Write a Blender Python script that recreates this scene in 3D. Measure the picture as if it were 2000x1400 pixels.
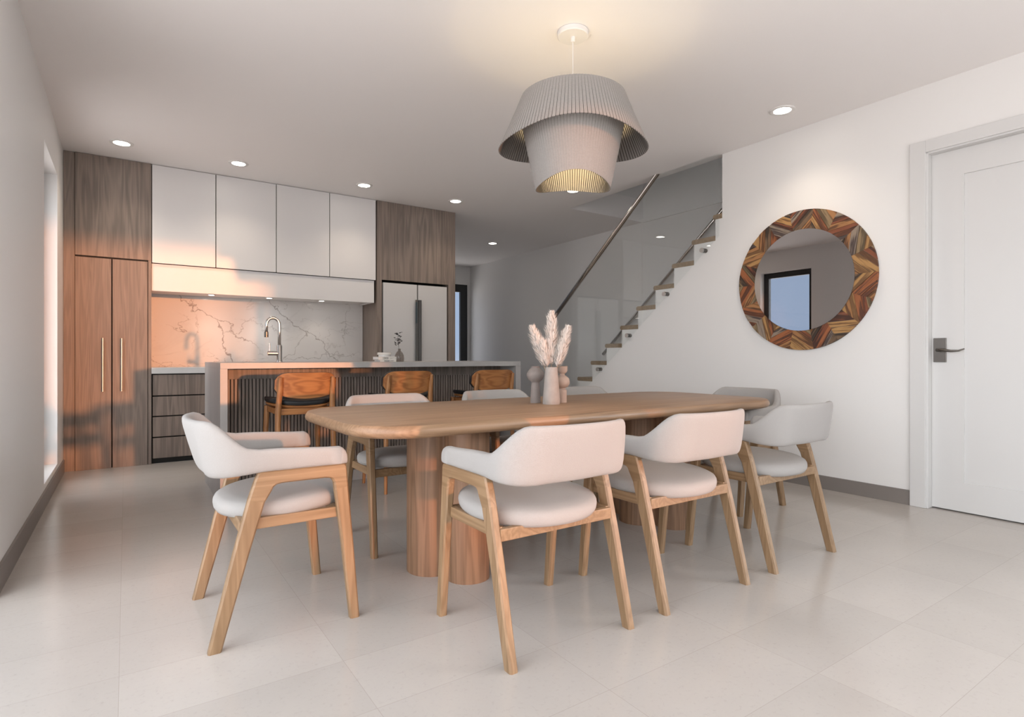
import bpy, math, random
from mathutils import Vector, Matrix
random.seed(7)
S = bpy.context.scene
for o in list(bpy.data.objects): bpy.data.objects.remove(o)
COL = S.collection
PI = math.pi

# ------------------------------------------------------------------ camera
cam_d = bpy.data.cameras.new('camera'); cam = bpy.data.objects.new('camera', cam_d); COL.objects.link(cam)
cam.location = (0, 0, 1.0)
cam.rotation_euler = (math.radians(90), 0, math.radians(-34.16))
cam_d.sensor_width = 36; cam_d.lens = 20.0; cam_d.shift_y = -0.0015
cam_d.clip_start = 0.02; cam_d.clip_end = 300
S.camera = cam
# ------------------------------------------------------------------ colour management
S.view_settings.view_transform = 'Standard'; S.view_settings.look = 'None'
S.view_settings.gamma = 1; S.view_settings.use_curve_mapping = False
S.view_settings.exposure = -0.06
# ------------------------------------------------------------------ sky: dusk, bright and pale towards the low sun (-Y), blue elsewhere
W = bpy.data.worlds.new('dusk_sky'); S.world = W; W.use_nodes = True
nt = W.node_tree; nt.nodes.clear()
def N(t, typ, **k):
    n = t.nodes.new(typ)
    for a, b in k.items():
        if a == 'inp':
            for i, v in b.items(): n.inputs[i].default_value = v
        else: setattr(n, a, b)
    return n
tc = N(nt, 'ShaderNodeTexCoord'); sx = N(nt, 'ShaderNodeSeparateXYZ'); nt.links.new(tc.outputs['Generated'], sx.inputs[0])
ry = N(nt, 'ShaderNodeMapRange', inp={1: 0.42, 2: 0.02, 3: 0.0, 4: 1.0}); nt.links.new(sx.outputs['Y'], ry.inputs[0])
rz = N(nt, 'ShaderNodeMapRange', inp={1: -0.12, 2: 0.02, 3: 0.0, 4: 1.0}); nt.links.new(sx.outputs['Z'], rz.inputs[0])
mx = N(nt, 'ShaderNodeMix', data_type='RGBA', inp={6: (0.80, 1.02, 1.40, 1), 7: (6.45, 6.6, 6.75, 1)})
nt.links.new(ry.outputs[0], mx.inputs[0])
rb = N(nt, 'ShaderNodeMapRange', inp={1: -0.70, 2: -0.97, 3: 1.0, 4: 0.30}); nt.links.new(sx.outputs['Y'], rb.inputs[0])
rx = N(nt, 'ShaderNodeMapRange', inp={1: -0.5, 2: 0.5, 3: 0.84, 4: 2.2}); nt.links.new(sx.outputs['X'], rx.inputs[0])
rf = N(nt, 'ShaderNodeMapRange', inp={1: 0.6, 2: 0.85, 3: 1.0, 4: 0.24}); nt.links.new(sx.outputs['Y'], rf.inputs[0])
p1 = N(nt, 'ShaderNodeMath', operation='MULTIPLY'); nt.links.new(rb.outputs[0], p1.inputs[0]); nt.links.new(rx.outputs[0], p1.inputs[1])
ml = N(nt, 'ShaderNodeVectorMath', operation='SCALE'); nt.links.new(mx.outputs[2], ml.inputs[0]); nt.links.new(p1.outputs[0], ml.inputs['Scale'])
mg = N(nt, 'ShaderNodeMix', data_type='RGBA', inp={6: (3.6, 3.4, 3.3, 1)})
nt.links.new(rz.outputs[0], mg.inputs[0]); nt.links.new(ml.outputs[0], mg.inputs[7])
bg = N(nt, 'ShaderNodeBackground', inp={1: 1.0}); nt.links.new(mg.outputs[2], bg.inputs[0]); nt.links.new(rf.outputs[0], bg.inputs[1])
wo = N(nt, 'ShaderNodeOutputWorld'); nt.links.new(bg.outputs[0], wo.inputs[0])
# low orange sun travelling towards (-.24, 1, -.045)
sd = bpy.data.lights.new('sun', 'SUN'); sun = bpy.data.objects.new('sun', sd); COL.objects.link(sun)
sd.energy = 3.0; sd.color = (1.0, 0.37, 0.14); sd.angle = math.radians(1.5)
sun.rotation_euler = Vector((-0.24, 1, -0.045)).to_track_quat('-Z', 'Y').to_euler()
# window portals guide the sky light through the modelled openings
def portal(loc, rot, sx_, sy_):
    d = bpy.data.lights.new('portal', 'AREA'); d.shape = 'RECTANGLE'; d.size = sx_; d.size_y = sy_
    d.cycles.is_portal = True
    o = bpy.data.objects.new('portal', d); COL.objects.link(o); o.location = loc; o.rotation_euler = rot

# ------------------------------------------------------------------ mesh builder
class MB:
    def __init__(s): s.v = []; s.f = []; s.m = []; s.uv = None
    def face(s, pts, mi=0):
        b = len(s.v); s.v += [tuple(p) for p in pts]; s.f.append(tuple(range(b, b+len(pts)))); s.m.append(mi)
    def box(s, x0, x1, y0, y1, z0, z1, mi=0):
        b = len(s.v)
        s.v += [(x0,y0,z0),(x1,y0,z0),(x1,y1,z0),(x0,y1,z0),(x0,y0,z1),(x1,y0,z1),(x1,y1,z1),(x0,y1,z1)]
        for q in ((3,2,1,0),(4,5,6,7),(0,1,5,4),(1,2,6,5),(2,3,7,6),(3,0,4,7)):
            s.f.append(tuple(b+i for i in q)); s.m.append(mi)
        return s
    def grid(s, rings, close=True, caps=True, mi=0):
        b = len(s.v); n = len(rings[0])
        for r in rings: s.v += [tuple(p) for p in r]
        for i in range(len(rings)-1):
            for j in range(n if close else n-1):
                k = (j+1) % n
                s.f.append((b+i*n+j, b+i*n+k, b+(i+1)*n+k, b+(i+1)*n+j)); s.m.append(mi)
        if caps:
            s.f.append(tuple(b+j for j in range(n-1, -1, -1))); s.m.append(mi)
            s.f.append(tuple(b+(len(rings)-1)*n+j for j in range(n))); s.m.append(mi)
        return s
    def lathe(s, prof, c=(0,0), n=32, caps=True, mi=0):
        return s.grid([[(c[0]+r*math.cos(2*PI*j/n), c[1]+r*math.sin(2*PI*j/n), z) for j in range(n)] for r, z in prof], True, caps, mi)
    def tube(s, pts, rad, n=10, mi=0, caps=True):
        pts = [Vector(p) for p in pts]; rings = []
        if not isinstance(rad, (list, tuple)): rad = [rad]*len(pts)
        up = None
        for i, p in enumerate(pts):
            t = (pts[min(i+1, len(pts)-1)] - pts[max(i-1, 0)]).normalized()
            if up is None:
                up = Vector((0,0,1)) if abs(t.z) < .9 else Vector((1,0,0))
            a = (up - t*up.dot(t)).normalized(); up = a; b = t.cross(a)
            rings.append([p + (a*math.cos(2*PI*j/n) + b*math.sin(2*PI*j/n))*rad[i] for j in range(n)])
        return s.grid(rings, True, caps, mi)
    def disc(s, c, axis, r, h, n=24, mi=0):
        c = Vector(c); return s.tube([c, c+Vector(axis)*h], r, n, mi)
    def obj(s, name, mat, parent=None, smooth=False, bevel=0, seg=2, origin=None, kind=None):
        me = bpy.data.meshes.new(name); o = bpy.data.objects.new(name, me); COL.objects.link(o)
        if parent is not None:
            off = Vector((0,0,0)); p = parent
            while p is not None: off += p.location; p = p.parent
            o.parent = parent
        else:
            if origin is None:
                xs = [v[0] for v in s.v]; ys = [v[1] for v in s.v]; zs = [v[2] for v in s.v]
                origin = ((min(xs)+max(xs))/2, (min(ys)+max(ys))/2, min(zs))
            off = Vector(origin); o.location = off
        me.from_pydata([tuple(Vector(v)-off) for v in s.v], [], s.f)
        mats = mat if isinstance(mat, (list, tuple)) else [mat]
        for m in mats: me.materials.append(m)
        if len(mats) > 1: me.polygons.foreach_set('material_index', s.m)
        if s.uv:
            l = me.uv_layers.new(name='UVMap')
            for i, u in enumerate(s.uv): l.data[i].uv = u
        me.update()
        if smooth:
            me.polygons.foreach_set('use_smooth', [True]*len(me.polygons))
            if smooth is not True:
                try: me.set_sharp_from_angle(angle=math.radians(smooth))
                except Exception: pass
        if bevel:
            m = o.modifiers.new('bevel', 'BEVEL'); m.width = bevel; m.segments = seg; m.limit_method = 'ANGLE'; m.angle_limit = math.radians(40)
            m.harden_normals = False
        if kind: o['kind'] = kind
        return o
def tag(o, label=None, cat=None, group=None, kind=None):
    if label: o['label'] = label
    if cat: o['category'] = cat
    if group: o['group'] = group
    if kind: o['kind'] = kind
    return o
def thing(name, loc, label=None, cat=None, group=None):
    o = bpy.data.objects.new(name, None); COL.objects.link(o); o.location = loc; o.empty_display_size = .1
    return tag(o, label, cat, group)
def bx(name, mat, parent, dims, bevel=0, **k):
    return MB().box(*dims).obj(name, mat, parent, bevel=bevel, **k)
def copy_tree(o, parent=None):
    c = o.copy(); COL.objects.link(c)
    if parent is not None: c.parent = parent
    for ch in list(o.children): copy_tree(ch, c)
    return c
def smooth01(t): t = max(0, min(1, t)); return t*t*(3-2*t)
def rrect(x0, x1, y0, y1, r, n=8):
    pts = []
    for cx, cy, a0 in ((x1-r, y1-r, 0), (x0+r, y1-r, 90), (x0+r, y0+r, 180), (x1-r, y0+r, 270)):
        for i in range(n+1):
            a = math.radians(a0 + 90*i/n); pts.append((cx+r*math.cos(a), cy+r*math.sin(a)))
    return pts

# ------------------------------------------------------------------ materials
def mat_new(name):
    m = bpy.data.materials.new(name); m.use_nodes = True; t = m.node_tree
    return m, t, t.nodes['Principled BSDF']
def plain(name, col, rough=.5, metal=0, bump=0, bscale=200, var=0, vscale=3, coat=0):
    m, t, b = mat_new(name)
    b.inputs['Base Color'].default_value = (*col, 1); b.inputs['Roughness'].default_value = rough; b.inputs['Metallic'].default_value = metal
    if coat: b.inputs['Coat Weight'].default_value = coat
    tc = N(t, 'ShaderNodeTexCoord')
    if var:
        n = N(t, 'ShaderNodeTexNoise', inp={'Scale': vscale, 'Detail': 5}); t.links.new(tc.outputs['Object'], n.inputs['Vector'])
        x = N(t, 'ShaderNodeMix', data_type='RGBA', inp={6: (*[c*(1-var) for c in col], 1), 7: (*[min(1, c*(1+var)) for c in col], 1)})
        t.links.new(n.outputs[0], x.inputs[0]); t.links.new(x.outputs[2], b.inputs['Base Color'])
    if bump:
        n = N(t, 'ShaderNodeTexNoise', inp={'Scale': bscale, 'Detail': 3}); t.links.new(tc.outputs['Object'], n.inputs['Vector'])
        bp = N(t, 'ShaderNodeBump', inp={'Strength': bump, 'Distance': .002}); t.links.new(n.outputs[0], bp.inputs['Height']); t.links.new(bp.outputs[0], b.inputs['Normal'])
    return m
def wood(name, c1, c2, axis='Z', across=14, along=1.0, rough=.5, ring=.35, pore=.3, uv=False, rings=10, offs=0, lo=.25, hi=.75):
    m, t, b = mat_new(name)
    tc = N(t, 'ShaderNodeTexCoord'); mp = N(t, 'ShaderNodeMapping')
    sc = [across]*3; sc['XYZ'.index(axis)] = along
    mp.inputs['Scale'].default_value = sc; mp.inputs['Location'].default_value = (offs, offs*.7, offs*1.3)
    t.links.new(tc.outputs['UV' if uv else 'Object'], mp.inputs['Vector'])
    n1 = N(t, 'ShaderNodeTexNoise', inp={'Scale': .55, 'Detail': 3, 'Distortion': .3}); t.links.new(mp.outputs[0], n1.inputs['Vector'])
    mul = N(t, 'ShaderNodeMath', operation='MULTIPLY', inp={1: rings*6.28}); t.links.new(n1.outputs[0], mul.inputs[0])
    sn = N(t, 'ShaderNodeMath', operation='SINE'); t.links.new(mul.outputs[0], sn.inputs[0])
    mr = N(t, 'ShaderNodeMapRange', inp={1: -1, 2: 1, 3: 0, 4: 1}); t.links.new(sn.outputs[0], mr.inputs[0])
    mp2 = N(t, 'ShaderNodeMapping'); s2 = [across*12]*3; s2['XYZ'.index(axis)] = along*4; mp2.inputs['Scale'].default_value = s2
    t.links.new(tc.outputs['UV' if uv else 'Object'], mp2.inputs['Vector'])
    n2 = N(t, 'ShaderNodeTexNoise', inp={'Scale': 1, 'Detail': 3}); t.links.new(mp2.outputs[0], n2.inputs['Vector'])
    n3 = N(t, 'ShaderNodeTexNoise', inp={'Scale': 1.6, 'Detail': 4}); t.links.new(mp.outputs[0], n3.inputs['Vector'])
    # value = n3*(1-ring-pore) + ring*mr + pore*n2
    a = N(t, 'ShaderNodeMath', operation='MULTIPLY', inp={1: 1-ring-pore}); t.links.new(n3.outputs[0], a.inputs[0])
    c = N(t, 'ShaderNodeMath', operation='MULTIPLY_ADD', inp={1: ring}); t.links.new(mr.outputs[0], c.inputs[0]); t.links.new(a.outputs[0], c.inputs[2])
    d = N(t, 'ShaderNodeMath', operation='MULTIPLY_ADD', inp={1: pore}); t.links.new(n2.outputs[0], d.inputs[0]); t.links.new(c.outputs[0], d.inputs[2])
    cr = N(t, 'ShaderNodeMapRange', inp={1: lo, 2: hi, 3: 0, 4: 1}); t.links.new(d.outputs[0], cr.inputs[0])
    x = N(t, 'ShaderNodeMix', data_type='RGBA', inp={6: (*c1, 1), 7: (*c2, 1)}); t.links.new(cr.outputs[0], x.inputs[0]); t.links.new(x.outputs[2], b.inputs['Base Color'])
    b.inputs['Roughness'].default_value = rough
    bp = N(t, 'ShaderNodeBump', inp={'Strength': .15, 'Distance': .001}); t.links.new(d.outputs[0], bp.inputs['Height']); t.links.new(bp.outputs[0], b.inputs['Normal'])
    return m
def emit(name, col, st):
    m, t, b = mat_new(name); b.inputs['Base Color'].default_value = (*col, 1)
    b.inputs['Emission Color'].default_value = (*col, 1); b.inputs['Emission Strength'].default_value = st; return m
def thin_glass(name, tint=(.97,.98,.98), rmin=.04, rmax=1.0):
    m = bpy.data.materials.new(name); m.use_nodes = True; t = m.node_tree; t.nodes.clear()
    o = N(t, 'ShaderNodeOutputMaterial'); tr = N(t, 'ShaderNodeBsdfTransparent', inp={0: (*tint, 1)}); g = N(t, 'ShaderNodeBsdfGlossy', inp={'Roughness': 0.0})
    g.inputs[0].default_value = (1,1,1,1)
    ge = N(t, 'ShaderNodeNewGeometry'); io = N(t, 'ShaderNodeMapRange', inp={1: 0, 2: 1, 3: 1.5, 4: 1/1.5}); t.links.new(ge.outputs['Backfacing'], io.inputs[0])
    fr = N(t, 'ShaderNodeFresnel'); t.links.new(io.outputs[0], fr.inputs[0]); mx = N(t, 'ShaderNodeMixShader')
    t.links.new(fr.outputs[0], mx.inputs[0]); t.links.new(tr.outputs[0], mx.inputs[1]); t.links.new(g.outputs[0], mx.inputs[2]); t.links.new(mx.outputs[0], o.inputs[0])
    return m

M = {}
M['wall'] = plain('warm_white_plaster', (.775, .76, .745), .55, bump=.15, bscale=90)
M['ceil'] = plain('ceiling_paint', (.85, .82, .805), .7, bump=.1, bscale=60)
M['white'] = plain('white_lacquer', (.74, .72, .715), .35)
M['doorw'] = plain('white_door_paint', (.64, .63, .62), .4)
M['base'] = plain('taupe_baseboard', (.21, .185, .17), .45)
M['black'] = plain('matt_black', (.006, .006, .006), .6)
M['blackmetal'] = plain('black_aluminium', (.012, .012, .013), .35)
M['steel'] = plain('brushed_steel', (.55, .54, .53), .22, 1)
M['satin'] = plain('satin_nickel', (.62, .60, .58), .35, 1)
M['darksteel'] = plain('dark_bronze_steel', (.16, .145, .13), .3, 1)
M['chrome'] = plain('chrome', (.72, .71, .70), .08, 1)
M['rail'] = plain('polished_rail_steel', (.6, .56, .53), .12, 1)
M['fridge'] = plain('white_fridge_glass', (.60, .585, .575), .15)
M['fabric'] = plain('oatmeal_fabric', (.36, .34, .325), .95, bump=.6, bscale=700, var=.06, vscale=350)
M['blackfab'] = plain('black_leather', (.008, .008, .009), .5)
M['oak'] = wood('light_oak', (.30, .19, .105), (.21, .125, .063), 'Z', 16, 1.2, .45)
M['oaky'] = wood('light_oak_side', (.30, .19, .105), (.21, .125, .063), 'Y', 16, 1.2, .45)
M['table'] = wood('oak_table', (.36, .22, .13), (.20, .115, .062), 'X', 16, .7, .38, ring=.22, pore=.4)
M['tablev'] = wood('oak_pedestal', (.30, .165, .095), (.165, .088, .046), 'Z', 14, .9, .5, ring=.3, pore=.4)
M['walnut'] = wood('stool_wood', (.40, .17, .055), (.24, .09, .028), 'X', 14, 1.5, .42)
M['walnutv'] = wood('stool_leg_wood', (.38, .18, .07), (.24, .10, .035), 'Z', 18, 1.5, .42)
M['cab'] = wood('grey_brown_oak', (.285, .225, .188), (.165, .130, .110), 'Z', 22, .9, .5, ring=.2, pore=.45)
M['cab2'] = wood('grey_brown_oak_panel', (.285, .225, .188), (.155, .122, .103), 'Z', 15, .9, .5, ring=.28, pore=.42, rings=8, offs=3.1)
M['slat'] = wood('dark_slat_wood', (.26, .21, .18), (.15, .12, .10), 'Z', 20, 1, .5)
M['tread'] = wood('stair_tread_oak', (.30, .21, .13), (.21, .145, .085), 'X', 14, 1, .5)
M['bulb'] = emit('warm_bulb', (1, .78, .42), 40)
M['led'] = emit('downlight_led', (1, .93, .84), 22)
M['glass'] = thin_glass('clear_glass')
M['winglass'] = thin_glass('window_glass', (.96, .97, .98))
M['paper'] = plain('book_paper', (.72, .68, .62), .7)
M['ink'] = plain('black_ink', (.01, .01, .01), .6)
M['clay'] = plain('travertine_clay', (.34, .305, .28), .75, bump=.4, bscale=80, var=.22, vscale=22)
M['clayd'] = plain('darker_clay', (.225, .19, .175), .75, bump=.4, bscale=80, var=.18, vscale=22)
M['clayw'] = plain('pinkish_clay', (.40, .32, .27), .75, bump=.4, bscale=80, var=.15, vscale=25)
M['pampas'] = plain('pampas_fluff', (.86, .80, .75), .9)
M['stem'] = plain('dry_stem', (.32, .24, .16), .8)
M['leafd'] = plain('dark_dried_leaf', (.05, .045, .045), .7)
M['plastic'] = plain('white_plastic', (.78, .76, .74), .4)
M['sun_blocker'] = plain('sun_blocker_green', (.03, .05, .02), .9, bump=1, bscale=5)  # for the unseen blockers added outside against the sun

def marble():
    m, t, b = mat_new('white_marble'); tc = N(t, 'ShaderNodeTexCoord')
    def vein(scale, dist, w, loc, rot=(0,0,0), detail=6):
        mp = N(t, 'ShaderNodeMapping'); mp.inputs['Location'].default_value = loc; mp.inputs['Rotation'].default_value = rot; mp.inputs['Scale'].default_value = (1, 1, 1.7)
        t.links.new(tc.outputs['Object'], mp.inputs['Vector'])
        n = N(t, 'ShaderNodeTexNoise', inp={'Scale': scale, 'Detail': detail, 'Roughness': .55, 'Distortion': dist}); t.links.new(mp.outputs[0], n.inputs['Vector'])
        s = N(t, 'ShaderNodeMath', operation='SUBTRACT', inp={1: .5}); t.links.new(n.outputs[0], s.inputs[0])
        a = N(t, 'ShaderNodeMath', operation='ABSOLUTE'); t.links.new(s.outputs[0], a.inputs[0])
        r = N(t, 'ShaderNodeMapRange', interpolation_type='SMOOTHSTEP', inp={1: 0, 2: w, 3: 1, 4: 0}); t.links.new(a.outputs[0], r.inputs[0])
        k = N(t, 'ShaderNodeTexNoise', inp={'Scale': 1.7, 'Detail': 2}); mp3 = N(t, 'ShaderNodeMapping'); mp3.inputs['Location'].default_value = (loc[1]+3, loc[0], 5)
        t.links.new(tc.outputs['Object'], mp3.inputs['Vector']); t.links.new(mp3.outputs[0], k.inputs['Vector'])
        kr = N(t, 'ShaderNodeMapRange', inp={1: .50, 2: .72, 3: 0, 4: 1}); t.links.new(k.outputs[0], kr.inputs[0])
        q = N(t, 'ShaderNodeMath', operation='MULTIPLY'); t.links.new(r.outputs[0], q.inputs[0]); t.links.new(kr.outputs[0], q.inputs[1])
        return q
    v1 = vein(1.1, .9, .010, (2, 0, 1), (0, .7, 0)); v2 = vein(2.3, .6, .010, (7, 3, 2), (0, -.5, 0)); v3 = vein(1.5, 1.2, .05, (1, 9, 4), (0, .8, 0), 4)
    ad = N(t, 'ShaderNodeMath', operation='MAXIMUM'); t.links.new(v1.outputs[0], ad.inputs[0])
    v2s = N(t, 'ShaderNodeMath', operation='MULTIPLY', inp={1: .55}); t.links.new(v2.outputs[0], v2s.inputs[0]); t.links.new(v2s.outputs[0], ad.inputs[1])
    v3s = N(t, 'ShaderNodeMath', operation='MULTIPLY', inp={1: .15}); t.links.new(v3.outputs[0], v3s.inputs[0])
    ad2 = N(t, 'ShaderNodeMath', operation='ADD', use_clamp=True); t.links.new(ad.outputs[0], ad2.inputs[0]); t.links.new(v3s.outputs[0], ad2.inputs[1])
    # long running veins: straight segments warped by noise (x, z in slab space)
    def mth(op, a, c=None, d=None, clamp=False):
        n = N(t, 'ShaderNodeMath', operation=op, use_clamp=clamp)
        for i, v in enumerate((a, c, d)):
            if v is None: continue
            if isinstance(v, (int, float)): n.inputs[i].default_value = v
            else: t.links.new(v, n.inputs[i])
        return n.outputs[0]
    wn = N(t, 'ShaderNodeTexNoise', inp={'Scale': 4.5, 'Detail': 7, 'Roughness': .6}); t.links.new(tc.outputs['Object'], wn.inputs['Vector'])
    sub = N(t, 'ShaderNodeVectorMath', operation='SUBTRACT'); sub.inputs[1].default_value = (.5, .5, .5); t.links.new(wn.outputs['Color'], sub.inputs[0])
    scl = N(t, 'ShaderNodeVectorMath', operation='SCALE', inp={'Scale': .34}); t.links.new(sub.outputs[0], scl.inputs[0])
    av = N(t, 'ShaderNodeVectorMath', operation='ADD'); t.links.new(tc.outputs['Object'], av.inputs[0]); t.links.new(scl.outputs[0], av.inputs[1])
    sp = N(t, 'ShaderNodeSeparateXYZ'); t.links.new(av.outputs[0], sp.inputs[0]); X, Z = sp.outputs['X'], sp.outputs['Z']
    tot = ad2.outputs[0]; cx, cz = 1.2885, .90
    for x0, z0, x1, z1, wd, st_ in ((.30, 1.72, 1.20, 1.13, .010, .75), (.80, 1.40, .95, .88, .012, .8), (1.25, 1.68, 2.12, .92, .009, .8), (1.42, .92, 1.75, 1.30, .008, .6), (1.50, .98, 2.3, 1.02, .007, .6),
                                 (.55, 1.05, .62, 1.45, .006, .4), (2.15, 1.2, 2.2, 1.6, .007, .5), (.15, .98, .60, .90, .007, .6), (1.0, 1.38, 1.5, 1.30, .006, .45), (.86, 1.25, 1.22, 1.42, .007, .5)):
        L = math.hypot(x1-x0, z1-z0); ux, uz = (x1-x0)/L, (z1-z0)/L
        dx = mth('SUBTRACT', X, x0-cx); dz = mth('SUBTRACT', Z, z0-cz)
        dist = mth('ABSOLUTE', mth('SUBTRACT', mth('MULTIPLY', dx, uz), mth('MULTIPLY', dz, ux)))
        al = mth('ADD', mth('MULTIPLY', dx, ux), mth('MULTIPLY', dz, uz))
        r1 = N(t, 'ShaderNodeMapRange', interpolation_type='SMOOTHSTEP', inp={1: 0, 2: wd, 3: st_, 4: 0}); t.links.new(dist, r1.inputs[0])
        m1 = N(t, 'ShaderNodeMapRange', inp={1: -.06, 2: .08, 3: 0, 4: 1}); t.links.new(al, m1.inputs[0])
        m2 = N(t, 'ShaderNodeMapRange', inp={1: L-.08, 2: L+.06, 3: 1, 4: 0}); t.links.new(al, m2.inputs[0])
        tot = mth('MAXIMUM', tot, mth('MULTIPLY', mth('MULTIPLY', r1.outputs[0], m1.outputs[0]), m2.outputs[0]))
    x = N(t, 'ShaderNodeMix', data_type='RGBA', inp={6: (.74, .71, .69, 1), 7: (.27, .22, .20, 1)}); t.links.new(tot, x.inputs[0])
    t.links.new(x.outputs[2], b.inputs['Base Color']); b.inputs['Roughness'].default_value = .09
    return m
M['marble'] = marble()
def stone(name, c1, c2, rough, sc=2.5, stretch=(1,1,1)):
    m, t, b = mat_new(name); tc = N(t, 'ShaderNodeTexCoord'); mp = N(t, 'ShaderNodeMapping'); mp.inputs['Scale'].default_value = stretch
    t.links.new(tc.outputs['Object'], mp.inputs['Vector'])
    n = N(t, 'ShaderNodeTexNoise', inp={'Scale': sc, 'Detail': 8, 'Roughness': .6, 'Distortion': .5}); t.links.new(mp.outputs[0], n.inputs['Vector'])
    r = N(t, 'ShaderNodeMapRange', inp={1: .3, 2: .7, 3: 0, 4: 1}); t.links.new(n.outputs[0], r.inputs[0])
    x = N(t, 'ShaderNodeMix', data_type='RGBA', inp={6: (*c1, 1), 7: (*c2, 1)}); t.links.new(r.outputs[0], x.inputs[0]); t.links.new(x.outputs[2], b.inputs['Base Color'])
    b.inputs['Roughness'].default_value = rough; return m
M['fhandle'] = plain('grey_handle_metal', (.13, .125, .12), .25, 1)
M['stone'] = stone('grey_island_stone', (.42, .40, .385), (.33, .315, .305), .35, 3, (1, 1, .5))
M['counter'] = stone('pale_quartz', (.66, .66, .66), (.60, .60, .60), .25)
def floor_mat():
    m, t, b = mat_new('limestone_tiles'); tc = N(t, 'ShaderNodeTexCoord'); mp = N(t, 'ShaderNodeMapping'); mp.inputs['Location'].default_value = (6.1+.018, 6.1-.64+.305*1, 0)
    t.links.new(tc.outputs['Object'], mp.inputs['Vector'])
    br = N(t, 'ShaderNodeTexBrick', offset=0.0, squash=1.0, inp={'Scale': 1, 'Mortar Size': .0009, 'Mortar Smooth': .2, 'Brick Width': .61, 'Row Height': .305, 'Bias': 0})
    br.inputs['Color1'].default_value = (.435, .40, .37, 1); br.inputs['Color2'].default_value = (.47, .432, .40, 1); br.inputs['Mortar'].default_value = (.37, .335, .305, 1)
    t.links.new(mp.outputs[0], br.inputs['Vector'])
    n = N(t, 'ShaderNodeTexNoise', inp={'Scale': 1.3, 'Detail': 5, 'Roughness': .55, 'Distortion': 0}); t.links.new(tc.outputs['Object'], n.inputs['Vector'])
    r = N(t, 'ShaderNodeMapRange', inp={1: .2, 2: .8, 3: .90, 4: 1.07}); t.links.new(n.outputs[0], r.inputs[0])
    n2 = N(t, 'ShaderNodeTexNoise', inp={'Scale': 60, 'Detail': 5, 'Roughness': .7}); t.links.new(tc.outputs['Object'], n2.inputs['Vector'])
    r2 = N(t, 'ShaderNodeMapRange', inp={1: .25, 2: .45, 3: .88, 4: 1.0}); t.links.new(n2.outputs[0], r2.inputs[0])
    q = N(t, 'ShaderNodeMath', operation='MULTIPLY'); t.links.new(r.outputs[0], q.inputs[0]); t.links.new(r2.outputs[0], q.inputs[1])
    x = N(t, 'ShaderNodeMix', data_type='RGBA', blend_type='MULTIPLY', inp={0: 1.0}); t.links.new(br.outputs['Color'], x.inputs[6]); t.links.new(q.outputs[0], x.inputs[7])
    t.links.new(x.outputs[2], b.inputs['Base Color'])
    b.inputs['Roughness'].default_value = .17
    return m
M['floor'] = floor_mat()

# ------------------------------------------------------------------ the room
XL, XR, XF = -.452, 4.385, 5.72      # left wall, right wall, far stair wall
YB, YK, YE = -2.2, 6.27, 9.93        # back wall, kitchen fronts, end of hall
H = 2.80; T = .2
bx('floor', M['floor'], None, (XL-.3, XF+.3, YB-.3, YE+.3, -.1, 0), origin=(0,0,0), kind='structure')
c = MB(); c.box(XL-T, 4.45, YB-T, YE+T, H, H+.3); c.box(4.45, XF+T, 5.31, YE+T, H, H+.3); c.box(4.45, XF+T, YB-T, 2.2, H, H+.3)
c.obj('ceiling', M['ceil'], None, kind='structure')
# left wall: added unseen slider (Y -1.9..1.5), tall window (Y 4.89..5.78)
w = MB()
w.box(XL-T, XL, YB-T, -1.9, 0, H); w.box(XL-T, XL, -1.9, 3.15, 2.45, H); w.box(XL-T, XL, 3.15, 4.89, 0, H)
w.box(XL-T, XL, 4.89, 5.78, 0, .15); w.box(XL-T, XL, 4.89, 5.78, 2.45, H); w.box(XL-T, XL, 5.78, 7.1, 0, H)
w.obj('wall_left', M['wall'], None, kind='structure')
def frame_yz(name, x, y0, y1, z0, z1, muls=(), fw=.05, mat='blackmetal'):
    t = thing(name, (x, (y0+y1)/2, z0)); t['kind'] = 'structure'
    m = MB(); m.box(x-.03, x+.03, y0, y0+fw, z0, z1); m.box(x-.03, x+.03, y1-fw, y1, z0, z1)
    m.box(x-.03, x+.03, y0+fw, y1-fw, z0, z0+fw); m.box(x-.03, x+.03, y0+fw, y1-fw, z1-fw, z1)
    for q in muls: m.box(x-.03, x+.03, q-fw/2, q+fw/2, z0+fw, z1-fw)
    m.obj('window_frame', M[mat], t); bx('pane', M['winglass'], t, (x-.004, x+.004, y0+fw, y1-fw, z0+fw, z1-fw)); return t
def frame_xz(name, y, x0, x1, z0, z1, muls=(), fw=.05):
    t = thing(name, ((x0+x1)/2, y, z0)); t['kind'] = 'structure'
    m = MB(); m.box(x0, x0+fw, y-.03, y+.03, z0, z1); m.box(x1-fw, x1, y-.03, y+.03, z0, z1)
    m.box(x0+fw, x1-fw, y-.03, y+.03, z0, z0+fw); m.box(x0+fw, x1-fw, y-.03, y+.03, z1-fw, z1)
    for q in muls: m.box(q-fw/2, q+fw/2, y-.03, y+.03, z0+fw, z1-fw)
    m.obj('window_frame', M['blackmetal'], t); bx('pane', M['winglass'], t, (x0+fw, x1-fw, y-.004, y+.004, z0+fw, z1-fw)); return t
frame_yz('window_1', XL-.14, 4.89, 5.78, .15, 2.45, fw=.09)
frame_yz('window_added_left', XL-.14, -1.9, 3.15, 0, 2.45, (.62,))  # unseen slider added to bring sky light in from the left
frame_yz('window_added_right', XR+.06, -1.9, .45, 0, 2.45, (-.72,))  # unseen glazing added so sky light reaches the left wall
portal((XR+.2, -.72, 1.22), (math.radians(90), 0, math.radians(90)), 2.35, 2.44)
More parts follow.
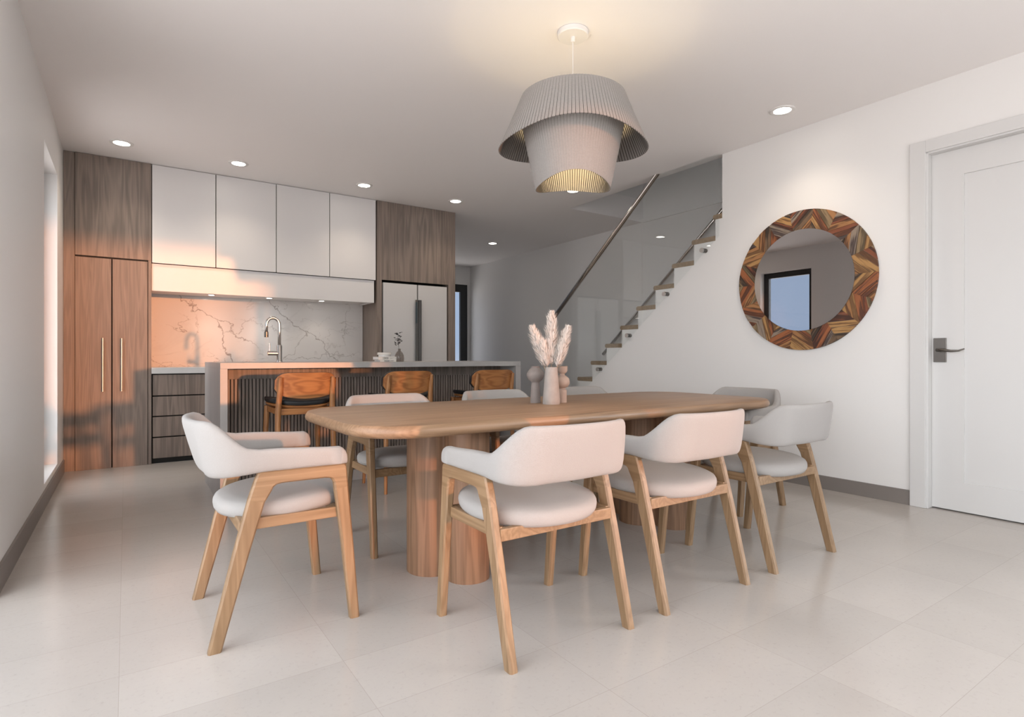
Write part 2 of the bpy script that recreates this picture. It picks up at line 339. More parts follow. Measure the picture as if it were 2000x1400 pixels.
# back wall behind the camera: wide glazed opening
w = MB(); w.box(XL-T, -.1, YB-T, YB, 0, H); w.box(-.1, 4.1, YB-T, YB, 2.47, H); w.box(4.1, XR+.12, YB-T, YB, 0, H)
w.obj('wall_back', M['wall'], None, kind='structure')
frame_xz('window_3', YB-.1, -.1, 4.1, 0, 2.47, (1.30, 3.30))
portal((2.0, YB-.22, 1.24), (math.radians(90), 0, 0), 4.2, 2.46)
portal((XL-T-.02, .62, 1.22), (math.radians(90), 0, math.radians(-90)), 5.05, 2.44)
# right wall, door opening, stepped lower part that carries the stair
w = MB(); X2 = XR+.12
w.box(XR, X2, YB-T, -1.9, 0, H); w.box(XR, X2, -1.9, .45, 2.45, H); w.box(XR, X2, .45, .70, 0, H); w.box(XR, X2, .70, 1.568, 2.343, H); w.box(XR, X2, 1.568, 3.135, 0, H)
Yk = lambda k: 4.836-.233*(k-1); Zk = lambda k: .767+.189*(k-1)
for k in range(9, -3, -1):
    y0 = Yk(k); y1 = Yk(k)+.233
    if y1 > 3.135: w.box(XR, X2, max(y0, 3.135), y1, 0, Zk(k)-.045)
w.obj('wall_right', M['wall'], None, kind='structure')
# baseboards
bx('baseboard_left', M['base'], None, (XL, XL+.012, 3.15, 6.255, 0, .11), kind='structure')
bx('baseboard_right', M['base'], None, (XR-.012, XR, 1.667, 5.5, 0, .10), kind='structure')
# kitchen back wall, hall walls
w = MB(); w.box(XL, 3.40, 6.90, 7.1, 0, H); w.obj('wall_kitchen', M['wall'], None, kind='structure')
w = MB(); w.box(3.2, 3.40, 7.1, YE+T, 0, H); w.obj('wall_hall_left', M['wall'], None, kind='structure')
w = MB(); w.box(XF, XF+T, 0, YE+T, 0, H+.3); w.box(XF, XF+T, 0, 5.6, H+.3, 5.4); w.obj('wall_stair', M['wall'], None, kind='structure')
w = MB(); w.box(3.40, 4.7, YE, YE+T, 0, H); w.box(4.7, 5.66, YE, YE+T, 2.44, H); w.box(5.66, XF, YE, YE+T, 0, H)
w.obj('wall_hall_end', M['wall'], None, kind='structure')
frame_xz('door_2', YE+.04, 4.7, 5.66, 0, 2.44, (), fw=.15)
portal((5.18, YE+T+.02, 1.22), (math.radians(-90), 0, 0), .96, 2.4)
# upstairs void round the stair
w = MB(); w.box(4.33, XF, 5.31, 5.45, H+.3, 5.4); w.obj('wall_upper_end', M['wall'], None, kind='structure')
w = MB(); w.box(4.33, 4.45, 0, 2.6, H+.3, 5.4); w.box(4.33, 4.45, 2.6, 4.0, H+.3, 4.5); w.box(4.33, 4.45, 2.6, 4.0, 4.9, 5.4); w.box(4.33, 4.45, 4.0, 5.31, H+.3, 5.4)
w.obj('wall_upper_left', M['wall'], None, kind='structure')
frame_yz('window_added_upper', 4.39, 2.6, 4.0, 4.5, 4.9)  # unseen window added to light the upper stair void
w = MB(); w.box(4.33, XF+T, 0, 5.45, 5.4, 5.5); w.obj('ceiling_upper', M['ceil'], None, kind='structure')
w = MB(); w.box(4.45, XF, -.15, 0, 0, 5.4); w.obj('wall_upper_back', M['wall'], None, kind='structure')
bx('trim_1', M['wall'], None, (XF-.025, XF, 2.2, 5.31, H-.01, H+.035), kind='structure')
# door_1 with casing, panel, handle
def door1():
    t = thing('door_1', (XR, 1.13, 0)); t['kind'] = 'structure'
    m = MB(); d = XR+.05
    # stile and rail slab with recessed panel
    y0, y1, z0, z1 = .705, 1.563, .008, 2.338; py0, py1, pz0, pz1 = .88, 1.387, .194, 2.173
    m.box(d, d+.04, y0, py0, z0, z1); m.box(d, d+.04, py1, y1, z0, z1); m.box(d, d+.04, py0, py1, z0, pz0); m.box(d, d+.04, py0, py1, pz1, z1)
    m.box(d+.012, d+.03, py0, py1, pz0, pz1)
    m.obj('door_leaf', M['doorw'], t)
    m = MB()
    m.box(XR-.02, XR, 1.575, 1.667, 0, 2.43); m.box(XR-.02, XR, .61, .70, 0, 2.43); m.box(XR-.02, XR, .70, 1.575, 2.35, 2.43)
    m.box(XR-.008, XR+.12, 1.564, 1.578, 0, 2.345)
    m.box(XR-.008, XR+.12, .692, .704, 0, 2.345); m.box(XR-.008, XR+.12, .704, 1.564, 2.339, 2.352)
    m.obj('door_casing', M['doorw'], t, bevel=.003)
    hp = bx('door_handle_plate', M['darksteel'], t, (d-.008, d, 1.48, 1.552, .966, 1.124), bevel=.002)
    m = MB(); m.tube([(d-.008, 1.516, 1.045), (d-.05, 1.516, 1.045)], .011, 12)
    m.tube([(d-.05, 1.52, 1.045), (d-.055, 1.49, 1.046), (d-.055, 1.44, 1.038), (d-.052, 1.40, 1.040), (d-.048, 1.37, 1.052)], [.010, .010, .008, .006, .004], 10)
    m.obj('door_handle', M['darksteel'], t, smooth=True)
door1()

# ------------------------------------------------------------------ stair
st = thing('staircase', (5.05, 4.2, 0), 'white staircase with rounded wooden treads rising behind the right wall', 'staircase')
body = MB()
for k in range(12, -3, -1):
    body.box(X2, XF, Yk(k), Yk(k)+.233, 0 if k < 9 else Zk(k)-.6, Zk(k)-.045)
body.obj('carriage', M['wall'], st)
for k in range(9, -3, -1):
    y0 = max(Yk(k)+.001, 3.137); y1 = Yk(k)+.233+.028; zt = Zk(k); zb = zt-.045; r = .02
    prof = [(y0, zb), (y0, zt)]
    for i in range(7):
        a = math.radians(90-30*i); prof.append((y1-r+r*math.cos(a), (zt+zb)/2+.0225*math.sin(a)))
    xa = XR-.001
    m = MB(); m.grid([[(xa, y, z) for y, z in prof], [(XF-.002, y, z) for y, z in prof]])
    m.obj('tread', M['tread'], st, smooth=35)
gl = thing('glass_balustrade', (4.34, 4.4, 0), 'clear glass stair balustrade with a steel handrail and round bolts', 'balustrade')
pitch = lambda y: .767+.811*(4.836-y)
def gpanel(y0, y1):
    m = MB(); x0, x1 = 4.338, 4.350
    pr = [(y0, pitch(y0)-.07), (y1, max(pitch(y1)-.07, .02)), (y1, pitch(y1)+1.19), (y0, pitch(y0)+1.19)]
    m.grid([[(x0, y, z) for y, z in pr], [(x1, y, z) for y, z in pr]]); m.obj('glass_panel', M['glass'], gl)
gpanel(3.14, 4.035); gpanel(4.05, 5.55)
m = MB(); m.tube([(4.344, y, pitch(y)+1.24) for y in (2.62, 3.5, 4.5, 5.56)], .025, 16); m.obj('handrail', M['rail'], gl, smooth=True)
for px, py in ((1373, 489), (1299, 574), (1226, 655), (1169, 721)):
    t = (px-1000)/1111; y = 4.345*(.8275-.5615*t)/(.5615+.8275*t); d = .5615*4.345+.8275*y; z = 1+(697-py)*d/1111
    m = MB(); m.disc((4.322, y, z), (1,0,0), .022, .014, 20); m.obj('bolt', M['steel'], gl, smooth=40); MB().disc((4.3501, y, z), (1,0,0), .020, .036, 20).obj('standoff', M['darksteel'], gl, smooth=40)
wr = thing('wall_handrail', (5.64, 5.0, 1.0), 'steel handrail along the far wall of the stair', 'handrail')
zz = lambda y: 1.04+.835*(5.995-y)
MB().tube([(5.64, y, zz(y)) for y in (3.2, 4.5, 5.995)], .022, 14).obj('rail', M['rail'], wr, smooth=True)
for y in (3.6, 4.7, 5.8): MB().tube([(XF, y, zz(y)-.06), (5.64, y, zz(y)-.06), (5.64, y, zz(y)-.02)], .008, 8).obj('bracket', M['rail'], wr)

# ------------------------------------------------------------------ kitchen
K = YK
pc = thing('pantry_cabinet', (-.13, 6.55, 0), 'full height grey-brown oak pantry with two tall doors in the left corner', 'cabinet')
m = MB(); m.box(XL+.002, -.372, K+.012, K+.6, 0, H-.002); m.box(.171, .196, K, K+.6, 0, H-.002); m.box(-.372, .171, K+.03, K+.6, 0, H-.002, 1)
m.obj('cabinet_body', [M['cab'], M['black']], pc)
bx('upper_door', M['cab2'], pc, (-.369, .194, K-.002, K+.022, 1.897, H-.003), bevel=.0015)
for x0, x1, hx in ((-.369, -.110, -.171), (-.100, .166, -.032)):
    d = bx('door', M['cab'], pc, (x0, x1, K, K+.022, .0, 1.883), bevel=.0015)
    m = MB(); m.tube([(hx, K-.03, .69), (hx, K-.03, 1.17)], .007, 12)
    for z in (.73, 1.13): m.tube([(hx, K-.03, z), (hx, K, z)], .005, 8)
    m.obj('handle', M['satin'], d, smooth=40)
lab = ['white flat wall cabinet beside the oak pantry, first from the left', 'white flat wall cabinet, second from the oak pantry', 'white flat wall cabinet, third from the oak pantry', 'white flat wall cabinet touching the fridge surround']
xs = [.199, .7335, 1.295, 1.845, 2.372]
for i in range(4):
    t = thing('wall_cabinet', ((xs[i]+xs[i+1])/2, K+.2, 1.88), lab[i], 'cabinet', 'white wall cabinets')
    bx('cabinet_body', M['blackmetal'] if 0 else M['black'], t, (xs[i], xs[i+1], K+.022, K+.45, 1.885, H-.002))
    bx('door', M['white'], t, (xs[i]+.003, xs[i+1]-.004, K, K+.02, 1.88, H-.005), bevel=.0015)
hd = thing('hood_fascia', (1.28, K+.25, 1.62), 'long white hood box under the white wall cabinets above the marble splashback', 'cabinet')
bx('fascia', M['white'], hd, (.199, 2.355, K+.018, K+.045, 1.62, 1.874), bevel=.001)
bx('underside', M['white'], hd, (.199, 2.355, K+.045, 6.735, 1.632, 1.66))
bx('end_panel', M['white'], hd, (2.335, 2.355, K+.045, 6.735, 1.62, 1.63))
def spotlamp(loc, e, size=70, rad=.04, col=(1, .86, .70), blend=.6, parent=None):
    d = bpy.data.lights.new('lamp', 'SPOT'); d.energy = e; d.spot_size = math.radians(size); d.spot_blend = blend; d.color = col; d.shadow_soft_size = rad
    o = bpy.data.objects.new('lamp', d); COL.objects.link(o); o.location = loc; return o
for px in (413, 526, 628):
    t = (px-1000)/1111; y = K+.22; x = y*(.5615+.8275*t)/(.8275-.5615*t)
    l = {413: 'small under-cabinet light nearest the oak pantry', 526: 'small under-cabinet light above the tap', 628: 'small under-cabinet light nearest the fridge'}[px]
    p = thing('puck_light', (x, y, 1.62), l, 'light', 'puck lights under the hood box')
    MB().lathe([(.034, 1.632), (.034, 1.626), (.028, 1.626), (.028, 1.632)], (x, y), 24, False).obj('trim_ring', M['satin'], p)
    MB().disc((x, y, 1.627), (0,0,1), .028, .004).obj('lens', M['led'], p)
    spotlamp((x, y, 1.615), 2.2, 110, .025)
tag(bx('backsplash', M['marble'], None, (.197, 2.38, 6.74, 6.765, .90, 1.632)), 'white marble splashback slab with brown-grey veins behind the counter', 'splashback')
tag(MB().box(.197, 2.382, K-.005, 6.74, .843, .90).obj('countertop', M['counter'], None, bevel=.002), 'pale quartz worktop beneath the marble splashback', 'countertop')
bc = thing('drawer_cabinet', (.55, 6.5, 0), 'grey-brown oak base cabinet with four drawers beside the pantry', 'cabinet')
bx('cabinet_body', M['black'], bc, (.199, .90, K+.045, 6.73, .0, .842))
for z0, z1 in ((.05, .240), (.252, .436), (.448, .627), (.639, .832)):
    bx('drawer', M['cab2'], bc, (.207, .897, K+.015, K+.044, z0, z1), bevel=.001)
bc = thing('base_cabinet', (1.64, 6.5, 0), 'grey-brown oak base cabinet behind the island, mostly hidden', 'cabinet')
bx('cabinet_body', M['black'], bc, (.905, 2.38, K+.045, 6.73, .0, .842))
for x0, x1 in ((.905, 1.64), (1.645, 2.378)): bx('door', M['cab'], bc, (x0, x1, K+.015, K+.044, .05, .832), bevel=.001)
fs = thing('fridge_surround', (2.89, 6.6, 0), 'tall grey-brown oak housing around the white fridge', 'cabinet')
bx('side_panel', M['cab'], fs, (2.385, 2.440, K, 6.895, 0, H-.002)); bx('side_panel', M['cab'], fs, (3.303, 3.398, K, 6.895, 0, H-.002))
bx('upper_door', M['cab2'], fs, (2.440, 3.303, K, K+.03, 1.892, H-.002)); bx('top_box', M['black'], fs, (2.441, 3.302, K+.031, 6.89, 1.895, H-.01))
fr = thing('refrigerator', (2.87, 6.6, 0), 'white two-door fridge built into the oak housing', 'fridge')
bx('fridge_body', M['black'], fr, (2.445, 3.298, K+.06, 6.88, .0, 1.878))
for x0, x1, hx in ((2.460, 2.884, 2.872), (2.900, 3.285, 2.912)):
    d = bx('door', M['fridge'], fr, (x0, x1, K+.004, K+.06, .03, 1.862), bevel=.003)
    h = MB(); h.box(hx-.018, hx+.018, K-.026, K-.012, .35, 1.68); h.box(hx-.010, hx+.010, K-.012, K+.004, .40, .44); h.box(hx-.010, hx+.010, K-.012, K+.004, 1.60, 1.64)
    h.obj('handle', M['fhandle'], d, bevel=.002)
    if hx < 2.9: bx('control_display', plain('dark_display_glass', (.05, .07, .08), .1), d, (2.850, 2.874, K-.0275, K-.026, 1.40, 1.65))

# island
IX0, IX1, IY0, IY1, IZ = .528, 3.015, 4.30, 5.20, .96
isl = thing('kitchen_island', (1.77, 4.75, 0), 'grey stone waterfall island with dark vertical slat front', 'kitchen island')
bx('worktop', M['stone'], isl, (IX0, IX1, IY0, IY1, IZ-.042, IZ), bevel=.002)
bx('end_panel', M['stone'], isl, (IX0, IX0+.045, IY0, IY1, 0, IZ-.042)); bx('end_panel', M['stone'], isl, (IX1-.055, IX1, IY0, IY1, 0, IZ-.042))
bx('cabinet_body', M['slat'], isl, (IX0+.045, IX1-.055, 4.56, IY1-.02, .085, IZ-.042))
bx('plinth', M['stone'], isl, (IX0+.045, IX1-.055, 4.548, IY1-.05, 0, .085))
m = MB(); x = IX0+.05
while x < IX1-.08:
    m.box(x, x+.0175, 4.540, 4.56, .086, .838); x += .0245
m.obj('slats', M['slat'], isl)
bx('slat_backing', M['black'], isl, (IX0+.046, IX1-.056, 4.5585, 4.5597, .086, .838))
fa = thing('kitchen_faucet', (1.045, 4.95, IZ), 'tall gooseneck mixer tap on the island', 'tap')
MB().lathe([(.026, IZ), (.026, IZ+.004), (.021, IZ+.01), (.021, IZ+.13), (.016, IZ+.14)], (1.045, 4.95), 24).obj('tap_body', M['steel'], fa, smooth=40)
pts = [(1.045, 4.95, IZ+.13), (1.045, 4.95, IZ+.26)]
for i in range(1, 13):
    a = PI*i/12; pts.append((1.045-.05*(1-math.cos(a)), 4.95, IZ+.30+.06*math.sin(a)))
pts.append((.945, 4.95, IZ+.235))
MB().tube(pts, .0125, 14).obj('spout', M['steel'], fa, smooth=True)
MB().tube([(.944, 4.95, IZ+.245), (.944, 4.95, IZ+.20)], .016, 16).obj('nozzle', M['darksteel'], fa, smooth=40)
m = MB(); m.tube([(1.03, 4.95, IZ+.07), (.955, 4.95, IZ+.07)], .019, 16); m.tube([(.968, 4.95, IZ+.075), (.968, 4.95, IZ+.15)], .006, 10)
m.obj('lever', M['steel'], fa, smooth=40)

# books, box, bottle on the island
def book(x0, x1, y0, y1, z0, z1, label, txt, ts, tx, name='book'):
    t = thing(name, ((x0+x1)/2, (y0+y1)/2, z0), label, 'book', 'books on the island')
    m = MB(); m.box(x0, x1, y0, y1, z0, z0+.002); m.box(x0, x1, y0, y1, z1-.002, z1); m.box(x0, x1, y0, y0+.002, z0+.002, z1-.002)
    m.obj('cover', M['paper'], t); bx('pages', M['plastic'], t, (x0+.002, x1-.003, y0+.003, y1-.003, z0+.0021, z1-.0021))
    for s, size, off, zo in txt:
        cu = bpy.data.curves.new('spine_text', 'FONT'); cu.body = s; cu.size = size; cu.extrude = .0003; cu.materials.append(M['ink'])
        o = bpy.data.objects.new('tmp_text', cu); COL.objects.link(o); bpy.context.view_layer.update(); me = bpy.data.meshes.new_from_object(o.evaluated_get(bpy.context.evaluated_depsgraph_get())); bpy.data.objects.remove(o)
        o = bpy.data.objects.new('spine_text', me); COL.objects.link(o); o.parent = t
        o.location = (x0+off-t.location.x, y0-.0006-t.location.y, z0+zo-t.location.z); o.rotation_euler = (PI/2, 0, 0)
book(1.705, 1.845, 4.42, 4.55, IZ+.001, IZ+.017, 'thin cream book lying at the bottom of the island stack', [], 0, 0)
book(1.690, 1.845, 4.415, 4.545, IZ+.0175, IZ+.042, 'thicker white book marked 1000 on top of the thin cream book', [('1000', .026, .034, .004)], 0, 0)
bk = [o for o in bpy.data.objects if o.name.startswith('book')]
def marks(parent, y, rows):
    m = MB(); r_ = random.Random(5)
    for x0, x1, z0, h in rows:
        x = x0
        while x < x1:
            w_ = r_.uniform(.002, .006); m.box(x, min(x+w_, x1), y-.0008, y-.0001, z0, z0+h); x += w_+r_.uniform(.0008, .002)
    m.obj('spine_print', M['ink'], parent)
marks(bk[0], 4.42, [(1.742, 1.787, IZ+.005, .0055), (1.792, 1.825, IZ+.006, .0035)])
marks(bk[1], 4.415, [(1.785, 1.832, IZ+.031, .002), (1.785, 1.81, IZ+.026, .0015), (1.8385, 1.841, IZ+.022, .014)])
bo = thing('lidded_pot', (1.765, 4.48, IZ+.0425), 'small round cream lidded pot on top of the books', 'pot')
MB().lathe([(.042, IZ+.0425), (.047, IZ+.0435), (.047, IZ+.056)], (1.765, 4.48), 32).obj('pot_body', M['plastic'], bo, smooth=40)
MB().lathe([(.054, IZ+.0565), (.056, IZ+.058), (.056, IZ+.074), (.052, IZ+.077)], (1.765, 4.48), 32).obj('lid', M['paper'], bo, smooth=40)
M['smoke'] = thin_glass('smoked_glass', (.62, .58, .55))
bt = thing('glass_bottle', (1.915, 4.52, IZ), 'small smoked glass bottle vase beside the books on the island', 'vase')
MB().lathe([(.030, IZ+.001), (.039, IZ+.004), (.040, IZ+.03), (.037, IZ+.055), (.026, IZ+.078), (.012, IZ+.092), (.011, IZ+.106), (.014, IZ+.11)], (1.915, 4.52), 28, False).obj('glass_body', M['smoke'], bt, smooth=True)
sp = thing('dried_sprig', (1.915, 4.52, IZ+.005), 'dark leafy sprig standing in the smoked glass bottle', 'plant')
MB().tube([(1.925, 4.52, IZ+.006), (1.91, 4.52, IZ+.12), (1.90, 4.52, IZ+.24)], .0015, 6).obj('stem', M['leafd'], sp)
m = MB()
for i in range(42):
    a = random.uniform(0, 2*PI); z = IZ+random.uniform(.14, .25); r = random.uniform(.008, .035)*(1.2-(z-IZ-.14)*4); c = Vector((1.905+r*math.cos(a), 4.52+r*math.sin(a), z))
    d1 = Vector((math.cos(a), math.sin(a), random.uniform(-.3, .6))).normalized()*.013; d2 = d1.cross(Vector((random.random(), random.random(), 1))).normalized()*.008
    m.face([c-d1, c-d2, c+d1, c+d2])
m.obj('leaves', M['leafd'], sp)

# ------------------------------------------------------------------ dining table
TX, TY = 2.02, 2.46; TX0, TX1, TY0, TY1 = .700, 3.40, 1.965, 3.005; TZ = .74
dt = thing('dining_table', (TX, TY, 0), 'long oak dining table with rounded corners and two clover pedestals', 'table')
m = MB(); rings = []
for inset, z in ((.060, .686), (.030, .689), (.012, .695), (.003, .704), (.0, .714), (.003, .726), (.011, .7385), (.015, .74)):
    rings.append([(x, y, z) for x, y in rrect(TX0+inset, TX1-inset, TY0+inset, TY1-inset, .26-inset*.8, 12)])
m.grid(rings); m.obj('tabletop', M['table'], dt, smooth=50)
def clover(cx, cy, sx_=.085, sy_=.19):
    pts = []
    for i in range(144):
        a = 2*PI*i/144; u = (math.cos(a), math.sin(a)); best = 0
        for c, r in (((sx_, 0), .12), ((-sx_, 0), .12), ((0, sy_), .10), ((0, -sy_), .10)):
            b = u[0]*c[0]+u[1]*c[1]; q = b*b-(c[0]**2+c[1]**2-r*r)
            if q >= 0: best = max(best, b+math.sqrt(q))
        pts.append((best, a))
    rr = [p[0] for p in pts]
    for _ in range(2): rr = [(rr[i-1]+2*rr[i]+rr[(i+1) % len(rr)])/4 for i in range(len(rr))]
    return [(cx+q*math.cos(p[1]), cy+q*math.sin(p[1])) for q, p in zip(rr, pts)]
for cx in (1.29, 2.69):
    o = clover(cx, 2.45); MB().grid([[(x, y, z) for x, y in o] for z in (0, .687)]).obj('pedestal', M['tablev'], dt, smooth=50)

# ------------------------------------------------------------------ dining chair
def make_chair():
    root = thing('dining_chair', (0, 0, 0))
    # side frames: (outer, inner) stations in (y,z)
    def sect(o, i, xc, hw):
        ch = .006; o = Vector(o); i = Vector(i); u = (i-o).normalized()
        a, b = o+u*ch, i-u*ch
        return [(xc-hw+ch, *o), (xc+hw-ch, *o), (xc+hw, *a), (xc+hw, *b), (xc+hw-ch, *i), (xc-hw+ch, *i), (xc-hw, *b), (xc-hw, *a)]
    zt = .597
    F = [((.258, 0), (.222, 0)), ((.233, .30), (.189, .30)), ((.214, .51), (.163, .50))]
    C1 = [F[-1], ((.2085, .57), (.160, .528)), ((.206, zt-.006), (.153, .541)), ((.200, zt), (.143, .547)), ((.14, zt), (.125, .549))]
    C2 = [((0, zt), (.02, .549)), ((-.06, zt), (-.025, .549)), ((-.098, zt), (-.043, .546)), ((-.106, zt-.006), (-.054, .538)), ((-.115, .57), (-.062, .522))]
    Bk = [((-.138, .50), (-.083, .488)), ((-.183, .33), (-.133, .318)), ((-.262, 0), (-.220, 0))]
    C2.append(Bk[0])
    for s in (-1, 1):
        xc = s*.262; hw = .016
        MB().grid([sect(a, b, xc, hw) for a, b in F]).obj('leg', M['oak'], root)
        MB().grid([sect(a, b, xc, hw) for a, b in Bk]).obj('leg', M['oak'], root)
        MB().grid([sect(a, b, xc, hw) for a, b in C1+C2]).obj('arm_frame', M['oaky'], root)
        bx('side_rail', M['oaky'], root, (s*.246-.012, s*.246+.012, -.15, .185, .393, .432), bevel=.003)
    # rear and front rails
    m = MB(); m.box(-.25, .25, -.163, -.138, .386, .428); m.obj('rear_rail', M['oaky'], root, bevel=.003)
    m = MB(); m.box(-.25, .25, .185, .208, .390, .430); m.obj('front_rail', M['oaky'], root, bevel=.003)
    # seat cushion
    rings = []; n = 48
    def outl(k, z):
        pts = []
        for j in range(n):
            a = 2*PI*j/n; c_, s_ = math.cos(a), math.sin(a)
            e = 2.6 if s_ > 0 else 2.15
            x = .262*abs(c_)**(2/e)*(1 if c_ > 0 else -1); y = .243*abs(s_)**(2/e)*(1 if s_ > 0 else -1)
            if s_ > 0: x *= 1-.06*s_
            pts.append((x*k, y*k+.028, z + .012*(y*k)/.235))
        return pts
    for k, z in ((.3, .424), (.90, .424), (.96, .429), (.99, .441), (1.0, .455), (.995, .467), (.97, .478), (.91, .486), (.75, .492), (.4, .495), (.05, .495)):
        rings.append(outl(k, z))
    MB().grid(rings).obj('seat', M['fabric'], root, smooth=True)
    # upholstered back and arms: one curved band
    path = []; 
    a0 = (.262, .182); rc = .125; yb = -.264; xs_ = .262
    L1 = [(a0[0]+(xs_-a0[0])*i/8, a0[1]+(yb+rc-a0[1])*i/8) for i in range(9)]
    L2 = [(xs_-rc+rc*math.cos(math.radians(a)), yb+rc-rc*math.sin(math.radians(a))) for a in range(9, 91, 9)]
    L3 = [((xs_-rc)*(1-i/6), yb-.012*(1-(1-i/6)**2)) for i in range(1, 7)]
    half = L1+L2+L3; path = half+[(-x, y) for x, y in half[-2::-1]]
    # arc length of half
    ln = [0]
    for i in range(1, len(path)): ln.append(ln[-1]+math.dist(path[i], path[i-1]))
    tot = ln[-1]; rings = []
    def ring(i, k=1.0, push=0.0):
        x, y = path[i]; p = path[max(i-1, 0)]; q = path[min(i+1, len(path)-1)]
        t = Vector((q[0]-p[0], q[1]-p[1])).normalized(); nrm = Vector((-t.y, t.x))   # outward normal
        if nrm.x*x+nrm.y*(y+.02) < 0: nrm = -nrm
        s = min(ln[i], tot-ln[i]); w = smooth01((s-.295)/.165); wl = smooth01((s-.34)/.24)
        zt_ = .662+.012*smooth01(s/.25)+w*.104; zb = .594-.016*smooth01((s-.25)/.2)
        th = .023-.003*wl; zm, hh = (zt_+zb)/2, (zt_-zb)/2*k; th *= k
        pts = []; e = 3.2
        for j in range(20):
            a = 2*PI*j/20; c_, s_ = math.cos(a), math.sin(a)
            u = th*abs(c_)**(2/e)*(1 if c_ > 0 else -1)
            rr = .035; # vertical: straight sides with round ends
            v = hh*abs(s_)**(2/(e+wl*1.2))*(1 if s_ > 0 else -1)
            lean = wl*(v*.28)
            pts.append((x+nrm.x*(u+lean)-t.x*push, y+nrm.y*(u+lean)-t.y*push, zm+v))
        return pts
    def endcap(i, sg):
        base = ring(i); zs = [p[2] for p in base]; zb, zt_ = min(zs), max(zs); cx = sum(p[0] for p in base)/20; out = []
        for d_, kt, kx in ((.012, .0, 1.0), (.024, .006, .97), (.033, .016, .90), (.038, .028, .80), (.040, .040, .62)):
            out.append([(cx+(p[0]-cx)*kx, p[1]+d_-.012, zb+.004*(1-kx)*2+(p[2]-zb)*(zt_-zb-kt-.004*(1-kx)*2)/(zt_-zb)) for p in base])
        return out[::-1] if sg > 0 else out
    rings += endcap(0, 1)
    for i in range(len(path)): rings.append(ring(i))
    L = len(path)-1
    rings += endcap(L, -1)
    MB().grid(rings).obj('backrest', M['fabric'], root, smooth=True)
    return root
spots = [(1.277, 1.742, 0, 'white fabric oak armchair in front, back to the camera, by the near pedestal'),
         (2.0, 1.742, 0, 'white fabric oak armchair, middle of the three on the near side of the table'),
         (2.745, 1.742, 0, 'white fabric oak armchair on the near side, closest to the mirror wall'),
         (.488, 2.42, -90, 'white fabric oak armchair at the left end of the table, seen from its side'),
         (3.43, 2.415, 90, 'white fabric oak armchair at the far right end of the table below the mirror'),
         (1.285, 2.97, 180, 'white fabric oak armchair on the far side in front of the second stool'),
         (2.035, 2.97, 180, 'white fabric oak armchair, middle of the three on the far side'),
         (2.77, 2.97, 180, 'white fabric oak armchair on the far side, mostly hidden right of the vases')]
proto = make_chair()
for i, (x, y, a, l) in enumerate(spots):
    o = proto if i == 0 else copy_tree(proto)
    o.location = (x, y, 0); o.rotation_euler = (0, 0, math.radians(a)); tag(o, l, 'chair', 'dining chairs around the oak table')

# ------------------------------------------------------------------ bar stool (faces +y, back towards -y)
def make_stool():
    root = thing('bar_stool', (0, 0, 0))
    for s in (-1, 1):
        MB().tube([(s*.195, -.235, 0), (s*.185, -.215, .35), (s*.178, -.20, .64), (s*.172, -.225, .78), (s*.170, -.245, .865)], [.012, .017, .020, .017, .012], 14).obj('leg', M['walnutv'], root, smooth=50)
        MB().tube([(s*.20, .215, 0), (s*.187, .19, .35), (s*.175, .165, .655)], [.012, .017, .020], 14).obj('leg', M['walnutv'], root, smooth=50)
        MB().tube([(s*.190, -.225, .30), (s*.190, .197, .30)], .010, 10).obj('stretcher', M['walnutv'], root)
    MB().tube([(-.194, .207, .20), (.194, .207, .20)], .011, 10).obj('footrest', M['walnutv'], root)
    MB().tube([(-.187, -.22, .27), (.187, -.22, .27)], .010, 10).obj('stretcher', M['walnutv'], root)
    # wooden seat shell + black pad (saddle)
    def plate(z0, z1, k, lift):
        rings = []; n = 40
        for kk, z in ((k*.97, z0), (k, (z0+z1)/2), (k*.985, z1-.003), (k*.95, z1), (k*.5, z1), (.02, z1)):
            r = []
            for j in range(n):
                a = 2*PI*j/n; c_, s_ = math.cos(a), math.sin(a); e = 3
                x = .215*abs(c_)**(2/e)*(1 if c_ > 0 else -1)*kk; y = .205*abs(s_)**(2/e)*(1 if s_ > 0 else -1)*kk; x *= 1+.06*s_
                r.append((x, y-.01, z+lift*(x/.215)**2))
            rings.append(r)
        return MB().grid(rings)
    plate(.655, .672, .97, .02).obj('seat_shell', M['walnut'], root, smooth=50)
    plate(.673, .705, 1.0, .022).obj('seat_pad', M['blackfab'], root, smooth=60)
    m = MB(); m.box(-.165, .165, -.195, -.172, .612, .655); m.box(-.165, .165, .145, .168, .612, .655)
    m.box(-.182, -.160, -.17, .15, .615, .655); m.box(.160, .182, -.17, .15, .615, .655); m.obj('apron', M['walnut'], root, bevel=.003)
    # backrest: curved board
    def board(off, th, k, name, mt):
        nx, nz = 26, 12; fr = []; bk = []
        for i in range(nx+1):
            u = -1+2*i/nx; x = u*.20*k
            y = -.205-.045*(1-u*u)
            top = .805+ .090*k*(1-abs(u)**8*.55)
            bot = .805-(.085*k)*(1-.35*abs(u)**2-.45*abs(u)**8)
            fr.append([(x, y+off-(z-.80)*.18, z) for z in [bot+(top-bot)*q/nz for q in range(nz+1)]])
            bk.append([(x, y+off+th-(z-.80)*.18, z) for z in [bot+(top-bot)*q/nz for q in range(nz+1)]])
        rings = [fr[i]+bk[i][::-1] for i in range(nx+1)]
        MB().grid(rings).obj(name, mt, root, smooth=50)
    board(.0, .014, 1.0, 'backrest', M['walnut'])
    board(.015, .022, 1.02, 'back_pad', M['blackfab'])
    return root
ps = make_stool()
